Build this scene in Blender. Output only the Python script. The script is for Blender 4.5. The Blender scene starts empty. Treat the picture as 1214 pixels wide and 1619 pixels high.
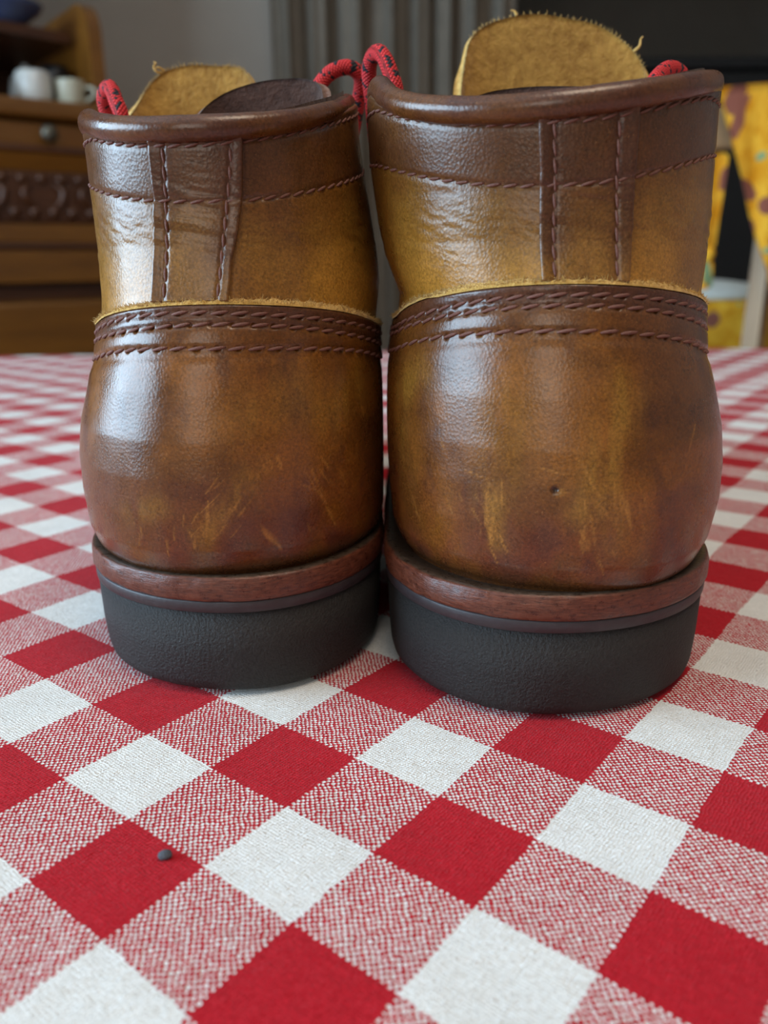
import bpy, bmesh, math, random
import numpy as np
from mathutils import Matrix, Vector

random.seed(7)
SC = bpy.context.scene
COL = SC.collection

# ------------------------------------------------------------------ camera
H = 0.0968                      # lens height above the tablecloth (z = 0 is the cloth)
PITCH, ROLL, FPX = 0.2978, 0.0104, 1294.9
cp, sp, cr, sr = math.cos(PITCH), math.sin(PITCH), math.cos(ROLL), math.sin(ROLL)
cam = bpy.data.cameras.new('camera')
cam_o = bpy.data.objects.new('camera', cam); COL.objects.link(cam_o)
right = Vector((cr, -sr*sp, -sr*cp)); up = Vector((sr, cr*sp, cr*cp)); fwd = Vector((0, cp, -sp))
cam_o.matrix_world = Matrix(((right.x, up.x, -fwd.x, 0), (right.y, up.y, -fwd.y, 0), (right.z, up.z, -fwd.z, H), (0, 0, 0, 1)))
cam.sensor_fit = 'HORIZONTAL'; cam.sensor_width = 24.0
cam.lens = FPX/1214*24.0
cam.clip_start = 0.005; cam.clip_end = 50
cam.dof.use_dof = True; cam.dof.focus_distance = 0.178; cam.dof.aperture_fstop = 12.0
SC.camera = cam_o

# ------------------------------------------------------------------ world, exposure
SC.view_settings.view_transform = 'Standard'; SC.view_settings.look = 'None'
SC.view_settings.gamma = 1.0; SC.view_settings.use_curve_mapping = False
SC.view_settings.exposure = 0.0
SC.cycles.use_denoising = True
SC.cycles.max_bounces = 8
SC.cycles.sample_clamp_indirect = 6.0
w = bpy.data.worlds.new('world'); SC.world = w; w.use_nodes = True
w.node_tree.nodes['Background'].inputs[0].default_value = (0.75, 0.87, 1.0, 1)
w.node_tree.nodes['Background'].inputs[1].default_value = 1.0

def area_light(name, loc, rot, sx, sy, power, color, spread=180):
    l = bpy.data.lights.new(name, 'AREA'); l.shape = 'RECTANGLE'; l.size = sx; l.size_y = sy
    l.energy = power; l.color = color; l.spread = math.radians(spread)
    o = bpy.data.objects.new(name, l); o.location = loc; o.rotation_euler = rot; COL.objects.link(o)
    return o
# daylight through the window in the left wall, and through the window behind the camera
area_light('window_daylight', (-2.02, -0.10, 0.62), (0, -math.pi/2, 0), 1.14, 1.74, 92, (0.54, 0.78, 1.0))
area_light('rear_window_daylight', (-0.60, -2.02, 0.70), (math.pi/2, 0, 0), 0.74, 1.14, 9, (1.0, 0.86, 0.70))
area_light('ceiling_lamp_light', (0.3, -0.2, 1.66), (0, 0, 0), 0.70, 0.70, 13, (1.0, 0.80, 0.60))

# ------------------------------------------------------------------ helpers
def tag(o, label=None, cat=None, group=None, kind=None):
    if label: o['label'] = label
    if cat: o['category'] = cat
    if group: o['group'] = group
    if kind: o['kind'] = kind
    return o

def empty(name, loc, rz=0.0):
    o = bpy.data.objects.new(name, None); COL.objects.link(o)
    o.location = loc; o.rotation_euler = (0, 0, rz); o.empty_display_size = 0.05
    return o

def link_mesh(name, me, mats, parent=None):
    o = bpy.data.objects.new(name, me); COL.objects.link(o)
    for m in (mats if isinstance(mats, (list, tuple)) else [mats]):
        if len(me.materials) < 8: me.materials.append(m)
    if parent is not None: o.parent = parent
    return o

def mesh_np(name, V, Fq, mats, parent=None, smooth=True, attrs=None, mat_idx=None, col=None):
    me = bpy.data.meshes.new(name)
    me.from_pydata(np.asarray(V).tolist(), [], [tuple(f) for f in (Fq.tolist() if hasattr(Fq, 'tolist') else Fq)])
    if smooth: me.polygons.foreach_set('use_smooth', [True]*len(me.polygons))
    if mat_idx is not None: me.polygons.foreach_set('material_index', list(mat_idx))
    for k, v in (attrs or {}).items():
        a = me.attributes.new(k, 'FLOAT', 'POINT'); a.data.foreach_set('value', np.asarray(v, np.float32).ravel())
    if col is not None:
        a = me.attributes.new('col', 'FLOAT_COLOR', 'POINT')
        c4 = np.concatenate([col, np.ones((len(col), 1))], 1).astype(np.float32)
        a.data.foreach_set('color', c4.ravel())
    me.update()
    return link_mesh(name, me, mats, parent)

def obj_bm(name, bm, mats, parent=None, smooth=False):
    me = bpy.data.meshes.new(name); bmesh.ops.recalc_face_normals(bm, faces=bm.faces[:]); bm.to_mesh(me); bm.free()
    if smooth: me.polygons.foreach_set('use_smooth', [True]*len(me.polygons))
    return link_mesh(name, me, mats, parent)

def add_box(bm, x0, x1, y0, y1, z0, z1, bevel=0.0, seg=2):
    vs = [bm.verts.new(p) for p in ((x0,y0,z0),(x1,y0,z0),(x1,y1,z0),(x0,y1,z0),(x0,y0,z1),(x1,y0,z1),(x1,y1,z1),(x0,y1,z1))]
    fs = [bm.faces.new([vs[i] for i in f]) for f in ((0,3,2,1),(4,5,6,7),(0,1,5,4),(1,2,6,5),(2,3,7,6),(3,0,4,7))]
    if bevel > 0:
        es = list({e for f in fs for e in f.edges})
        bmesh.ops.bevel(bm, geom=es, offset=bevel, segments=seg, profile=0.5, affect='EDGES')

def box(name, m, x0, x1, y0, y1, z0, z1, bevel=0.003, parent=None):
    bm = bmesh.new(); add_box(bm, x0, x1, y0, y1, z0, z1, bevel)
    return obj_bm(name, bm, m, parent)

def add_lathe(bm, prof, seg=32, cx=0, cy=0, axis='z', o=(0,0,0)):
    rings = []
    for r, h in prof:
        ring = []
        for k in range(seg):
            a = 2*math.pi*k/seg
            p = (r*math.cos(a), r*math.sin(a), h)
            if axis == 'y': p = (p[0], -p[2], p[1])
            ring.append(bm.verts.new((p[0]+o[0], p[1]+o[1], p[2]+o[2])))
        rings.append(ring)
    for a, b in zip(rings[:-1], rings[1:]):
        for k in range(seg):
            bm.faces.new((a[k], a[(k+1) % seg], b[(k+1) % seg], b[k]))
    bm.faces.new(rings[0][::-1]); bm.faces.new(rings[-1])

def lathe(name, m, prof, parent=None, seg=32, axis='z', o=(0,0,0)):
    bm = bmesh.new(); add_lathe(bm, prof, seg, axis=axis, o=o)
    return obj_bm(name, bm, m, parent, True)

def smooth_path(pts, n):
    """Catmull-Rom through pts"""
    P = np.array(pts, float); P = np.vstack([2*P[0]-P[1], P, 2*P[-1]-P[-2]])
    out = []
    for t in np.linspace(0, len(P)-3-1e-6, n):
        i = int(t); f = t-i; a, b, c, d = P[i:i+4]
        out.append(.5*((2*b)+(-a+c)*f+(2*a-5*b+4*c-d)*f*f+(-a+3*b-3*c+d)*f**3))
    return np.array(out)

def tube_np(P, r, seg=12, upv=(0,0,1)):
    P = np.asarray(P); n = len(P)
    T = np.gradient(P, axis=0); T /= np.linalg.norm(T, axis=1, keepdims=True)
    r = np.broadcast_to(np.asarray(r, float), (n,))
    nrm = np.cross(T[0], upv); 
    if np.linalg.norm(nrm) < 1e-3: nrm = np.cross(T[0], (1,0,0))
    nrm /= np.linalg.norm(nrm); V = []
    for i in range(n):
        nrm = nrm - T[i]*np.dot(nrm, T[i]); nrm /= np.linalg.norm(nrm); b = np.cross(T[i], nrm)
        for k in range(seg):
            a = 2*math.pi*k/seg; V.append(P[i]+r[i]*(math.cos(a)*nrm+math.sin(a)*b))
    Fq = [(i*seg+k, i*seg+(k+1) % seg, (i+1)*seg+(k+1) % seg, (i+1)*seg+k) for i in range(n-1) for k in range(seg)]
    Fq += [tuple(range(seg))[::-1], tuple((n-1)*seg+k for k in range(seg))]
    s = np.concatenate([[0], np.cumsum(np.linalg.norm(np.diff(P, axis=0), axis=1))])
    return np.array(V), Fq, np.repeat(s, seg), np.tile(np.arange(seg)/seg, n)

def _hash(ix, iy, iz, seed):
    h = (ix*374761393 + iy*668265263 + iz*2147483647 + seed*1274126177) & 0xffffffff
    h = ((h ^ (h >> 13))*1274126177) & 0xffffffff
    return ((h ^ (h >> 16)) & 0xffff)/65535.0
def vnoise(x, y, z=0.0, seed=0):
    x, y, z = np.broadcast_arrays(np.asarray(x, float), np.asarray(y, float), np.asarray(z, float))
    ix, iy, iz = np.floor(x).astype(np.int64), np.floor(y).astype(np.int64), np.floor(z).astype(np.int64)
    fx, fy, fz = x-ix, y-iy, z-iz
    fx, fy, fz = (t*t*(3-2*t) for t in (fx, fy, fz))
    r = 0
    for a in (0, 1):
        for b in (0, 1):
            for c in (0, 1):
                r = r + _hash(ix+a, iy+b, iz+c, seed)*(fx if a else 1-fx)*(fy if b else 1-fy)*(fz if c else 1-fz)
    return r
def fbm(x, y, z=0.0, seed=0, oct=3):
    r, a, s = 0, .5, 0
    for k in range(oct):
        f = 2.0**k; r = r + a*vnoise(x*f, y*f, z*f, seed+k*17); s += a; a *= .5
    return r/s

# ------------------------------------------------------------------ materials
class NT:
    def __init__(self, name):
        self.m = bpy.data.materials.new(name); self.m.use_nodes = True
        self.t = self.m.node_tree; self.bsdf = self.t.nodes['Principled BSDF']
    def n(self, typ, **kw):
        nd = self.t.nodes.new(typ)
        for k, v in kw.items(): setattr(nd, k, v)
        return nd
    def put(self, sock, v):
        if isinstance(v, bpy.types.NodeSocket): self.t.links.new(v, sock)
        else:
            if isinstance(v, (tuple, list)) and len(v) == 3 and sock.type == 'RGBA': v = (*v, 1)
            sock.default_value = v
    def math(self, op, a, b=None, c=None):
        nd = self.n('ShaderNodeMath', operation=op); self.put(nd.inputs[0], a)
        if b is not None: self.put(nd.inputs[1], b)
        if c is not None: self.put(nd.inputs[2], c)
        return nd.outputs[0]
    def mix(self, f, a, b, blend='MIX'):
        nd = self.n('ShaderNodeMix', data_type='RGBA', blend_type=blend)
        self.put(nd.inputs[0], f); self.put(nd.inputs[6], a); self.put(nd.inputs[7], b)
        return nd.outputs[2]
    def coord(self): return self.n('ShaderNodeTexCoord').outputs['Object']
    def mapping(self, vec, scale=(1,1,1), rot=(0,0,0)):
        nd = self.n('ShaderNodeMapping'); self.put(nd.inputs[0], vec)
        nd.inputs['Scale'].default_value = scale; nd.inputs['Rotation'].default_value = rot
        return nd.outputs[0]
    def noise(self, vec, scale, detail=3, rough=.5, out=0):
        nd = self.n('ShaderNodeTexNoise'); self.put(nd.inputs['Vector'], vec)
        nd.inputs['Scale'].default_value = scale; nd.inputs['Detail'].default_value = detail; nd.inputs['Roughness'].default_value = rough
        return nd.outputs[out]
    def voronoi(self, vec, scale, out='Distance', rnd=1.0):
        nd = self.n('ShaderNodeTexVoronoi'); self.put(nd.inputs['Vector'], vec); nd.inputs['Scale'].default_value = scale
        nd.inputs['Randomness'].default_value = rnd
        return nd.outputs[out]
    def ramp(self, f, stops):
        nd = self.n('ShaderNodeValToRGB'); self.put(nd.inputs[0], f); e = nd.color_ramp.elements
        while len(e) < len(stops): e.new(.5)
        for q, (p, c) in zip(e, stops): q.position = p; q.color = (*c, 1)
        return nd.outputs[0]
    def range(self, f, a, b, c=0.0, d=1.0):
        nd = self.n('ShaderNodeMapRange'); self.put(nd.inputs[0], f)
        for i, v in enumerate((a, b, c, d)): nd.inputs[i+1].default_value = v
        return nd.outputs[0]
    def attr(self, name, out='Fac'):
        nd = self.n('ShaderNodeAttribute'); nd.attribute_name = name; return nd.outputs[out]
    def bump(self, h, strength, dist, normal=None):
        nd = self.n('ShaderNodeBump'); self.put(nd.inputs['Height'], h)
        nd.inputs['Strength'].default_value = strength; nd.inputs['Distance'].default_value = dist
        if normal is not None: self.put(nd.inputs['Normal'], normal)
        return nd.outputs[0]
    def set(self, **kw):
        names = dict(color='Base Color', rough='Roughness', metal='Metallic', normal='Normal', spec='Specular IOR Level',
                     coat='Coat Weight', coat_rough='Coat Roughness', sheen='Sheen Weight', trans='Transmission Weight', subsurf='Subsurface Weight')
        for k, v in kw.items(): self.put(self.bsdf.inputs[names[k]], v)
        return self.m

def mat_leather(name, rough=.40, fixed=None, coat=.2, grain=1.0):
    t = NT(name); c = t.coord()
    base = t.attr('col', 'Color') if fixed is None else fixed
    n1 = t.noise(c, 1700, 4, .65); n2 = t.noise(c, 160, 3, .6)
    v = t.voronoi(c, 1500)
    k = t.math('ADD', t.range(n1, .28, .72, .55, 1.45), t.range(n2, .3, .7, -.10, .10))
    colr = t.mix(1.0, base, k, 'MULTIPLY')
    speck = t.math('GREATER_THAN', t.noise(c, 2600, 2, .5), .70)
    colr = t.mix(t.math('MULTIPLY', speck, .35), colr, (.45, .22, .07))
    h = t.math('ADD', t.math('MULTIPLY', v, .9), t.math('MULTIPLY', n1, .7))
    return t.set(color=colr, rough=t.range(n2, .3, .7, rough-.05, rough+.07), normal=t.bump(h, .15*grain, .0003), spec=.45, coat=coat, coat_rough=.24)

def mat_suede(name, c1, c2):
    t = NT(name); c = t.coord()
    n = t.noise(c, 420, 5, .7); n2 = t.noise(c, 90, 3, .6)
    f = t.math('ADD', t.math('MULTIPLY', n, .6), t.math('MULTIPLY', n2, .4))
    return t.set(color=t.mix(t.range(f, .36, .64), c1, c2), rough=.95, spec=.1, sheen=.25, normal=t.bump(n, .9, .0012))

def mat_plain(name, color, rough=.5, metal=0.0, var=.08, scale=60, bump=.0, spec=.5):
    t = NT(name); c = t.coord(); n = t.noise(c, scale, 4, .6)
    kw = dict(color=t.mix(1.0, color, t.range(n, .3, .7, 1-var, 1+var), 'MULTIPLY'), rough=rough, metal=metal, spec=spec)
    if bump: kw['normal'] = t.bump(n, bump, .002)
    return t.set(**kw)

def mat_wood(name, c1, c2, scale=1.0, rough=.45, axis=0):
    t = NT(name); c = t.coord()
    s = [14, 14, 14]; s[axis] = 1.2
    v = t.mapping(c, tuple(k*scale for k in s))
    n = t.noise(v, 1.6, 5, .6); n2 = t.noise(t.mapping(c, tuple(k*scale*6 for k in s)), 2.0, 3, .6)
    f = t.math('ADD', t.math('MULTIPLY', n, .7), t.math('MULTIPLY', n2, .3))
    return t.set(color=t.mix(t.range(f, .35, .65), c1, c2), rough=rough, normal=t.bump(n2, .15, .002))

def mat_gingham():
    t = NT('gingham_cloth'); c = t.coord()
    wob = t.noise(c, 420, 3, .7, 1)
    sep = t.n('ShaderNodeSeparateXYZ'); t.put(sep.inputs[0], wob)
    gu = t.math('ADD', t.attr('gu'), t.math('MULTIPLY_ADD', sep.outputs[0], .07, -.035))
    gv = t.math('ADD', t.attr('gv'), t.math('MULTIPLY_ADD', sep.outputs[1], .07, -.035))
    U = t.math('MULTIPLY', gu, 32.0); V = t.math('MULTIPLY', gv, 32.0)
    i = t.math('FLOOR', U); j = t.math('FLOOR', V)
    fu = t.math('MULTIPLY_ADD', t.math('FRACT', U), 2.0, -1.0); fv = t.math('MULTIPLY_ADD', t.math('FRACT', V), 2.0, -1.0)
    over = t.math('FLOORED_MODULO', t.math('ADD', i, j), 2.0)
    wr = t.math('LESS_THAN', t.math('FLOORED_MODULO', gu, 2.0), 1.0)
    fr = t.math('LESS_THAN', t.math('FLOORED_MODULO', gv, 2.0), 1.0)
    red = t.math('ADD', t.math('MULTIPLY', wr, over), t.math('MULTIPLY', fr, t.math('SUBTRACT', 1.0, over)))
    comb = t.n('ShaderNodeCombineXYZ'); t.put(comb.inputs[0], i); t.put(comb.inputs[1], j)
    wn = t.n('ShaderNodeTexWhiteNoise', noise_dimensions='2D'); t.put(wn.inputs[0], comb.outputs[0])
    rnd = wn.outputs['Value']
    fu2 = t.math('SUBTRACT', 1.0, t.math('MULTIPLY', fu, fu)); fv2 = t.math('SUBTRACT', 1.0, t.math('MULTIPLY', fv, fv))
    dome = t.math('MULTIPLY', t.math('POWER', fu2, .6), t.math('POWER', fv2, .6))
    # a crossing thread's neighbours show at the corners of each cell, so the mixed squares read slightly redder
    fluff = t.noise(c, 1500, 3, .7); big = t.noise(c, 45, 3, .6)
    cred = t.mix(t.math('ADD', t.math('MULTIPLY', rnd, .5), t.math('MULTIPLY', fluff, .5)), (.35, .0025, .010), (.52, .011, .022))
    cwht = t.mix(t.math('ADD', t.math('MULTIPLY', rnd, .5), t.math('MULTIPLY', fluff, .5)), (.70, .70, .67), (.84, .84, .82))
    mixed = t.math('SUBTRACT', t.math('ADD', wr, fr), t.math('MULTIPLY', t.math('MULTIPLY', wr, fr), 2.0))
    edge = t.math('MULTIPLY', t.math('LESS_THAN', dome, t.math('MULTIPLY_ADD', rnd, .60, .10)), mixed)
    red2 = t.math('MAXIMUM', red, t.math('MULTIPLY', edge, .85))
    colr = t.mix(red2, cwht, cred)
    colr = t.mix(1.0, colr, t.range(big, .3, .7, .94, 1.05), 'MULTIPLY')
    h = t.math('ADD', t.math('MULTIPLY', dome, t.math('MULTIPLY_ADD', rnd, .5, .6)), t.math('MULTIPLY', fluff, .5))
    nrm = t.bump(big, .25, .004)
    return t.set(color=colr, rough=.92, spec=.12, sheen=.08, normal=t.bump(h, .5, .00035, nrm))

def mat_lace():
    t = NT('red_black_lace'); s = t.attr('len'); a = t.attr('ang')
    comb = t.n('ShaderNodeCombineXYZ')
    d1 = t.math('ADD', t.math('MULTIPLY', s, 1100.0), t.math('MULTIPLY', a, 10.0)); d2 = t.math('SUBTRACT', t.math('MULTIPLY', s, 1100.0), t.math('MULTIPLY', a, 10.0))
    i = t.math('FLOOR', d1); j = t.math('FLOOR', d2)
    t.put(comb.inputs[0], t.math('MULTIPLY', i, .37)); t.put(comb.inputs[1], t.math('MULTIPLY', j, .37))
    n = t.noise(comb.outputs[0], .9, 1, .5)
    blk = t.math('GREATER_THAN', n, .585)
    f1 = t.math('SINE', t.math('MULTIPLY', d1, math.pi)); f2 = t.math('SINE', t.math('MULTIPLY', d2, math.pi))
    h = t.math('ABSOLUTE', t.math('MULTIPLY', f1, f2))
    colr = t.mix(blk, t.mix(h, (.48, .010, .016), (.85, .045, .045)), (.015, .016, .022))
    return t.set(color=colr, rough=.6, spec=.35, normal=t.bump(h, .7, .0005))

def mat_sunflower(name='sunflower_print'):
    t = NT(name); c = t.coord()
    w = t.noise(c, 9, 2, .5, 1)
    v = t.mix(.12, c, w)
    d = t.voronoi(v, 21, 'Distance'); rc = t.voronoi(v, 21, 'Color')
    sep = t.n('ShaderNodeSeparateColor'); t.put(sep.inputs[0], rc)
    n = t.noise(c, 38, 3, .6)
    petal = t.mix(t.range(n, .35, .65), (.70, .29, .010), (.92, .53, .05))
    colr = t.mix(t.math('LESS_THAN', d, .33), petal, (.27, .10, .07))
    leaf = t.math('GREATER_THAN', t.noise(c, 24, 1, .4), .70)
    colr = t.mix(leaf, colr, (.24, .40, .22))
    return t.set(color=colr, rough=.9, spec=.15, normal=t.bump(n, .2, .004))

# ------------------------------------------------------------------ boot surface (metres)
ZT=np.array([.026,.031,.036,.0445,.0525,.0605,.0685,.076,.0834,.0892,.0928,.0985,.1055,.1136,.119,.126,.14,.16])
def tab(z,zs,vs): return np.interp(z,zs,vs)
YBZ=np.array([.026,.031,.036,.044,.052,.06,.07,.08,.09,.10,.11,.12,.13,.16])
YBV=np.array([.0055,.0032,.0014,.0004,.0004,.0010,.0025,.0045,.0070,.0088,.0092,.0082,.0074,.006])
YFZ=np.array([.026,.036,.045,.054,.062,.068,.075,.085,.095,.11,.126,.16])
YFV=np.array([.283,.287,.284,.274,.255,.232,.200,.165,.142,.124,.114,.108])
BOOT={
'R':dict(yb0=.1577,side=1,
  xL=[.0077,.0057,.0040,.0033,.0029,.0028,.0029,.0033,.0044,.0048,.0034,.0013,-.0002,-.0014,-.0021,-.0024,-.0026,-.0026],
  xR=[.0719,.0756,.0772,.0784,.0785,.0776,.0756,.0736,.0733,.0735,.0741,.0748,.0751,.0747,.0744,.0740,.0741,.0741],
  xr=[.0445,.0445,.0445,.0443,.0440,.0435,.0430,.0420,.0405,.0396,.0392,.0390,.0388,.0386,.0384,.0382,.038,.038],
  xf=.046, sole=(.0008,.0790,.0370,.0390)),
'L':dict(yb0=.1700,side=-1,
  xL=[-.0700,-.0732,-.0745,-.0749,-.0748,-.0737,-.0714,-.0694,-.0687,-.0686,-.0688,-.0690,-.0693,-.0695,-.0693,-.0694,-.0694,-.0694],
  xR=[-.0042,-.0026,-.0019,-.0018,-.0017,-.0017,-.0018,-.0020,-.0019,-.0012,-.0010,-.0015,-.0026,-.0038,-.0047,-.0056,-.0058,-.0058],
  xr=[-.0400,-.0400,-.0400,-.0398,-.0395,-.0390,-.0386,-.0380,-.0374,-.0370,-.0368,-.0368,-.0368,-.0368,-.0368,-.0368,-.0368,-.0368],
  xf=-.041, sole=(-.0755,-.0011,-.0350,.0390)),
}
def S(b,th,z):
    th=np.asarray(th,float);z=np.asarray(z,float); th,z=np.broadcast_arrays(th,z)
    B=BOOT[b]
    xL=tab(z,ZT,B['xL']);xR=tab(z,ZT,B['xR']);xr=tab(z,ZT,B['xr'])
    yb=B['yb0']+tab(z,YBZ,YBV); yf=B['yb0']+tab(z,YFZ,YFV); a=.040
    xs=np.where(th>=0,xR,xL); at=np.abs(th)
    back=at<=np.pi/2
    x1=xr+(xs-xr)*np.sin(np.minimum(at,np.pi/2)); y1=yb+a*(1-np.cos(np.minimum(at,np.pi/2)))
    ph=np.clip(at-np.pi/2,0,np.pi/2); e=2/2.5
    # blend of arc param so the join is smooth
    sx=np.sin(ph)**1.0; cx=np.cos(ph)**e
    xm=B['xf']
    mixz=np.clip((z-.07)/.03,0,1); xc=xm*(1-mixz)+xr*mixz
    y2=yb+a+(yf-yb-a)*sx; x2=xc+(xs-xc)*cx
    # ball of the foot swells outward
    w=np.exp(-((y2-B['yb0']-.205)/.06)**2)*np.clip(1-(z-.03)/.05,0,1)*cx
    outer=(np.sign(th)==B['side'])
    x2=x2+np.where(outer,.016,.000)*w*B['side']
    return np.stack([np.where(back,x1,x2),np.where(back,y1,y2),z],-1)
def N(b,th,z):
    d=1e-4
    t=S(b,th+d,z)-S(b,np.asarray(th)-d,z); u=S(b,th,np.asarray(z)+4e-4)-S(b,th,np.asarray(z)-4e-4)
    n=np.cross(t,u); n/=np.linalg.norm(n,axis=-1,keepdims=True)+1e-12
    return n

# ------------------------------------------------------------------ boots
CLIP = {}
CURVE = {
 'R': dict(
   st3=([-.00026217,-.00010931,-.0042307,-.0014099,.082989],-1.3,.94), st2=([.00030546,.00011514,-.0050705,-.0010402,.087759],-1.34,.98),
   st1=([.00060136,.00067619,-.0050007,-.00076243,.089839],-1.36,.99), ctop=([-.00023705,.00039136,-.0037171,-.0009435,.092325],-1.38,1.05),
   stm=([-.0018868,-.0015217,.0071471,.0027691,.11044],-1.3,1.0), st0=([-.0017914,-.0022829,.0067599,.0035998,.12132],-1.25,.86),
   collar=([-.00077474,-.0023254,.0057596,.0044628,.12205],-1.4,1.0)),
 'L': dict(
   st3=([-.00090557,.00090318,-.0023196,-.0001355,.079409],-.97,1.3), st2=([.00078176,-.00047885,-.0048019,.00062982,.084099],-.99,1.32),
   st1=([-.00014771,.00065908,-.0039796,-.00019901,.086477],-1.0,1.29), ctop=([-.00036261,.00021641,-.0034039,.00037285,.088559],-1.03,1.3),
   stm=([-.00092232,.00013218,.0055522,.00012692,.10859],-1.18,1.4), st0=([-.00077583,-.00017725,.0059906,.0012138,.11925],-.86,1.3),
   collar=([-.00014337,.005523,.001194,.11989],-.97,.9)),
}
SLOPE = dict(st3=-.006, st2=-.006, st1=-.006, ctop=-.006, stm=.004, st0=.001, collar=-.001)
def curve(b, k, th):
    cf, lo, hi = CURVE[b][k]; th = np.asarray(th, float)
    e = np.maximum(lo-th, 0)+np.maximum(th-hi, 0)
    e1 = np.minimum(e, .7); e2 = np.maximum(e-.7, 0)
    sl = np.where((th > 0) & (b == 'L') & (k in ('collar', 'st0', 'stm')), .0095, SLOPE[k])
    return np.polyval(cf, np.clip(th, lo, hi))+sl*e1+SLOPE[k]*.35*e2
STRIP = {   # (z, theta) of the back-stay edges and of its two stitch rows
 'R': dict(sl=([.0928,.1068,.1128,.1208],[-.222,-.212,-.210,-.220]), sls=([.0928,.111,.1204],[-.155,-.141,-.149]),
           srs=([.0928,.1034,.1114,.122],[.174,.166,.156,.155]), sr=([.0926,.1034,.1116,.1222],[.245,.253,.251,.258])),
 'L': dict(sl=([.0894,.0996,.1094,.1194],[-.352,-.316,-.287,-.289]), sls=([.0894,.0996,.1088,.1192],[-.264,-.226,-.209,-.196]),
           srs=([.09,.0996,.1086,.1138,.1194],[.076,.111,.155,.184,.208]), sr=([.0898,.0966,.1024,.1088,.1198],[.142,.160,.203,.241,.279])),
}
def strip(b, k, z): return np.interp(z, *STRIP[b][k])

def seg_d(x, z, x0, z0, x1, z1):
    """distance in metres from (x,z) (arc, height) to a segment, and the position along it"""
    dx, dz = x1-x0, z1-z0; L2 = dx*dx+dz*dz+1e-12
    t = np.clip(((x-x0)*dx+(z-z0)*dz)/L2, 0, 1)
    return np.hypot(x-x0-t*dx, z-z0-t*dz), t

RAD = .040
SCUFF = {   # crisp scratches: theta0,z0,theta1,z1,width ; colour tan
 'R': [(-1.08,.0458,-1.04,.0418,.0005),(-1.06,.0425,-1.02,.0412,.0006),(-.565,.0486,-.545,.0398,.0006),(-.53,.0475,-.54,.043,.0003),(.095,.0520,.13,.0465,.0005),(.115,.0505,.15,.0450,.0006),
       (.045,.0546,.07,.0456,.0004),(.075,.053,.10,.046,.0003),(-.095,.0440,-.09,.0400,.0007),(-.07,.0430,-.07,.0400,.0005),(-.30,.057,-.17,.0555,.0002),(.62,.064,.52,.058,.0003),(-.7,.055,-.55,.0535,.0002)],
 'L': [(.325,.0418,.435,.0356,.0007),(.33,.0405,.40,.0368,.0006),(.685,.0474,.80,.0380,.0005),(.60,.0520,.72,.0440,.0002),(.55,.0500,.69,.0470,.0002),(.275,.0545,.285,.0525,.0009),(.35,.0550,.365,.0528,.0008),(.31,.0535,.33,.0520,.0005),
       (1.05,.0644,1.08,.0620,.0006),(.15,.0430,.05,.0385,.0003),(.26,.0505,.12,.0420,.0003),(.05,.0480,.03,.0400,.0003),(.33,.0580,.36,.0535,.0002),(.80,.0590,.74,.0530,.0002)],
}
_r = np.random.RandomState(4)
for _b, _t0, _t1, _z0, _z1, _lean, _n in (('R', .02, .22, .045, .054, .02, 16), ('R', -.60, -.45, .040, .052, .0, 14), ('R', -.12, -.04, .040, .050, .02, 8), ('R', -.9, .6, .036, .064, .06, 14),
                                    ('L', -.05, .30, .040, .052, -.08, 16), ('L', .5, .85, .038, .054, .06, 8), ('L', -.5, .1, .036, .050, .0, 12), ('L', .2, .45, .052, .057, .02, 8)):
    for _k in range(_n):
        _a, _z, _l = _r.uniform(_t0, _t1), _r.uniform(_z0, _z1), _r.uniform(.0012, .0045)
        SCUFF[_b].append((_a, _z+_l/2, _a+_lean*_l/.004+_r.normal(0, .012), _z-_l/2, _r.uniform(.00016, .00034)))
SMEAR = {   # soft worn smears where the finish is rubbed to the lighter leather
 'R': [(.13,.0715,-.08,.0490,.0042,.9),(-.47,.0690,-.52,.0500,.0050,.45),(-1.16,.0690,-1.00,.0735,.004,.8),(.10,.0520,.07,.0430,.0040,.55),(-.53,.0490,-.51,.0400,.0022,.5),(-1.15,.0600,-1.1,.0480,.003,.4)],
 'L': [(.27,.0520,.02,.0390,.0026,.75),(.30,.0540,.22,.0500,.003,.4),(1.0,.0690,.75,.0640,.0050,.8),(.55,.0700,.20,.0640,.006,.45),(-.45,.0440,-.25,.0460,.003,.5)],
}
AMBER = np.array([.26,.090,.010]); BROWN = np.array([.098,.033,.007]); DARK = np.array([.056,.019,.009])
RED = np.array([.130,.030,.013]); OLIVE = np.array([.265,.124,.018]); TAN = np.array([.42,.18,.033])
def lerp(a, b, f): return a+(b-a)*f[..., None]

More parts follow.
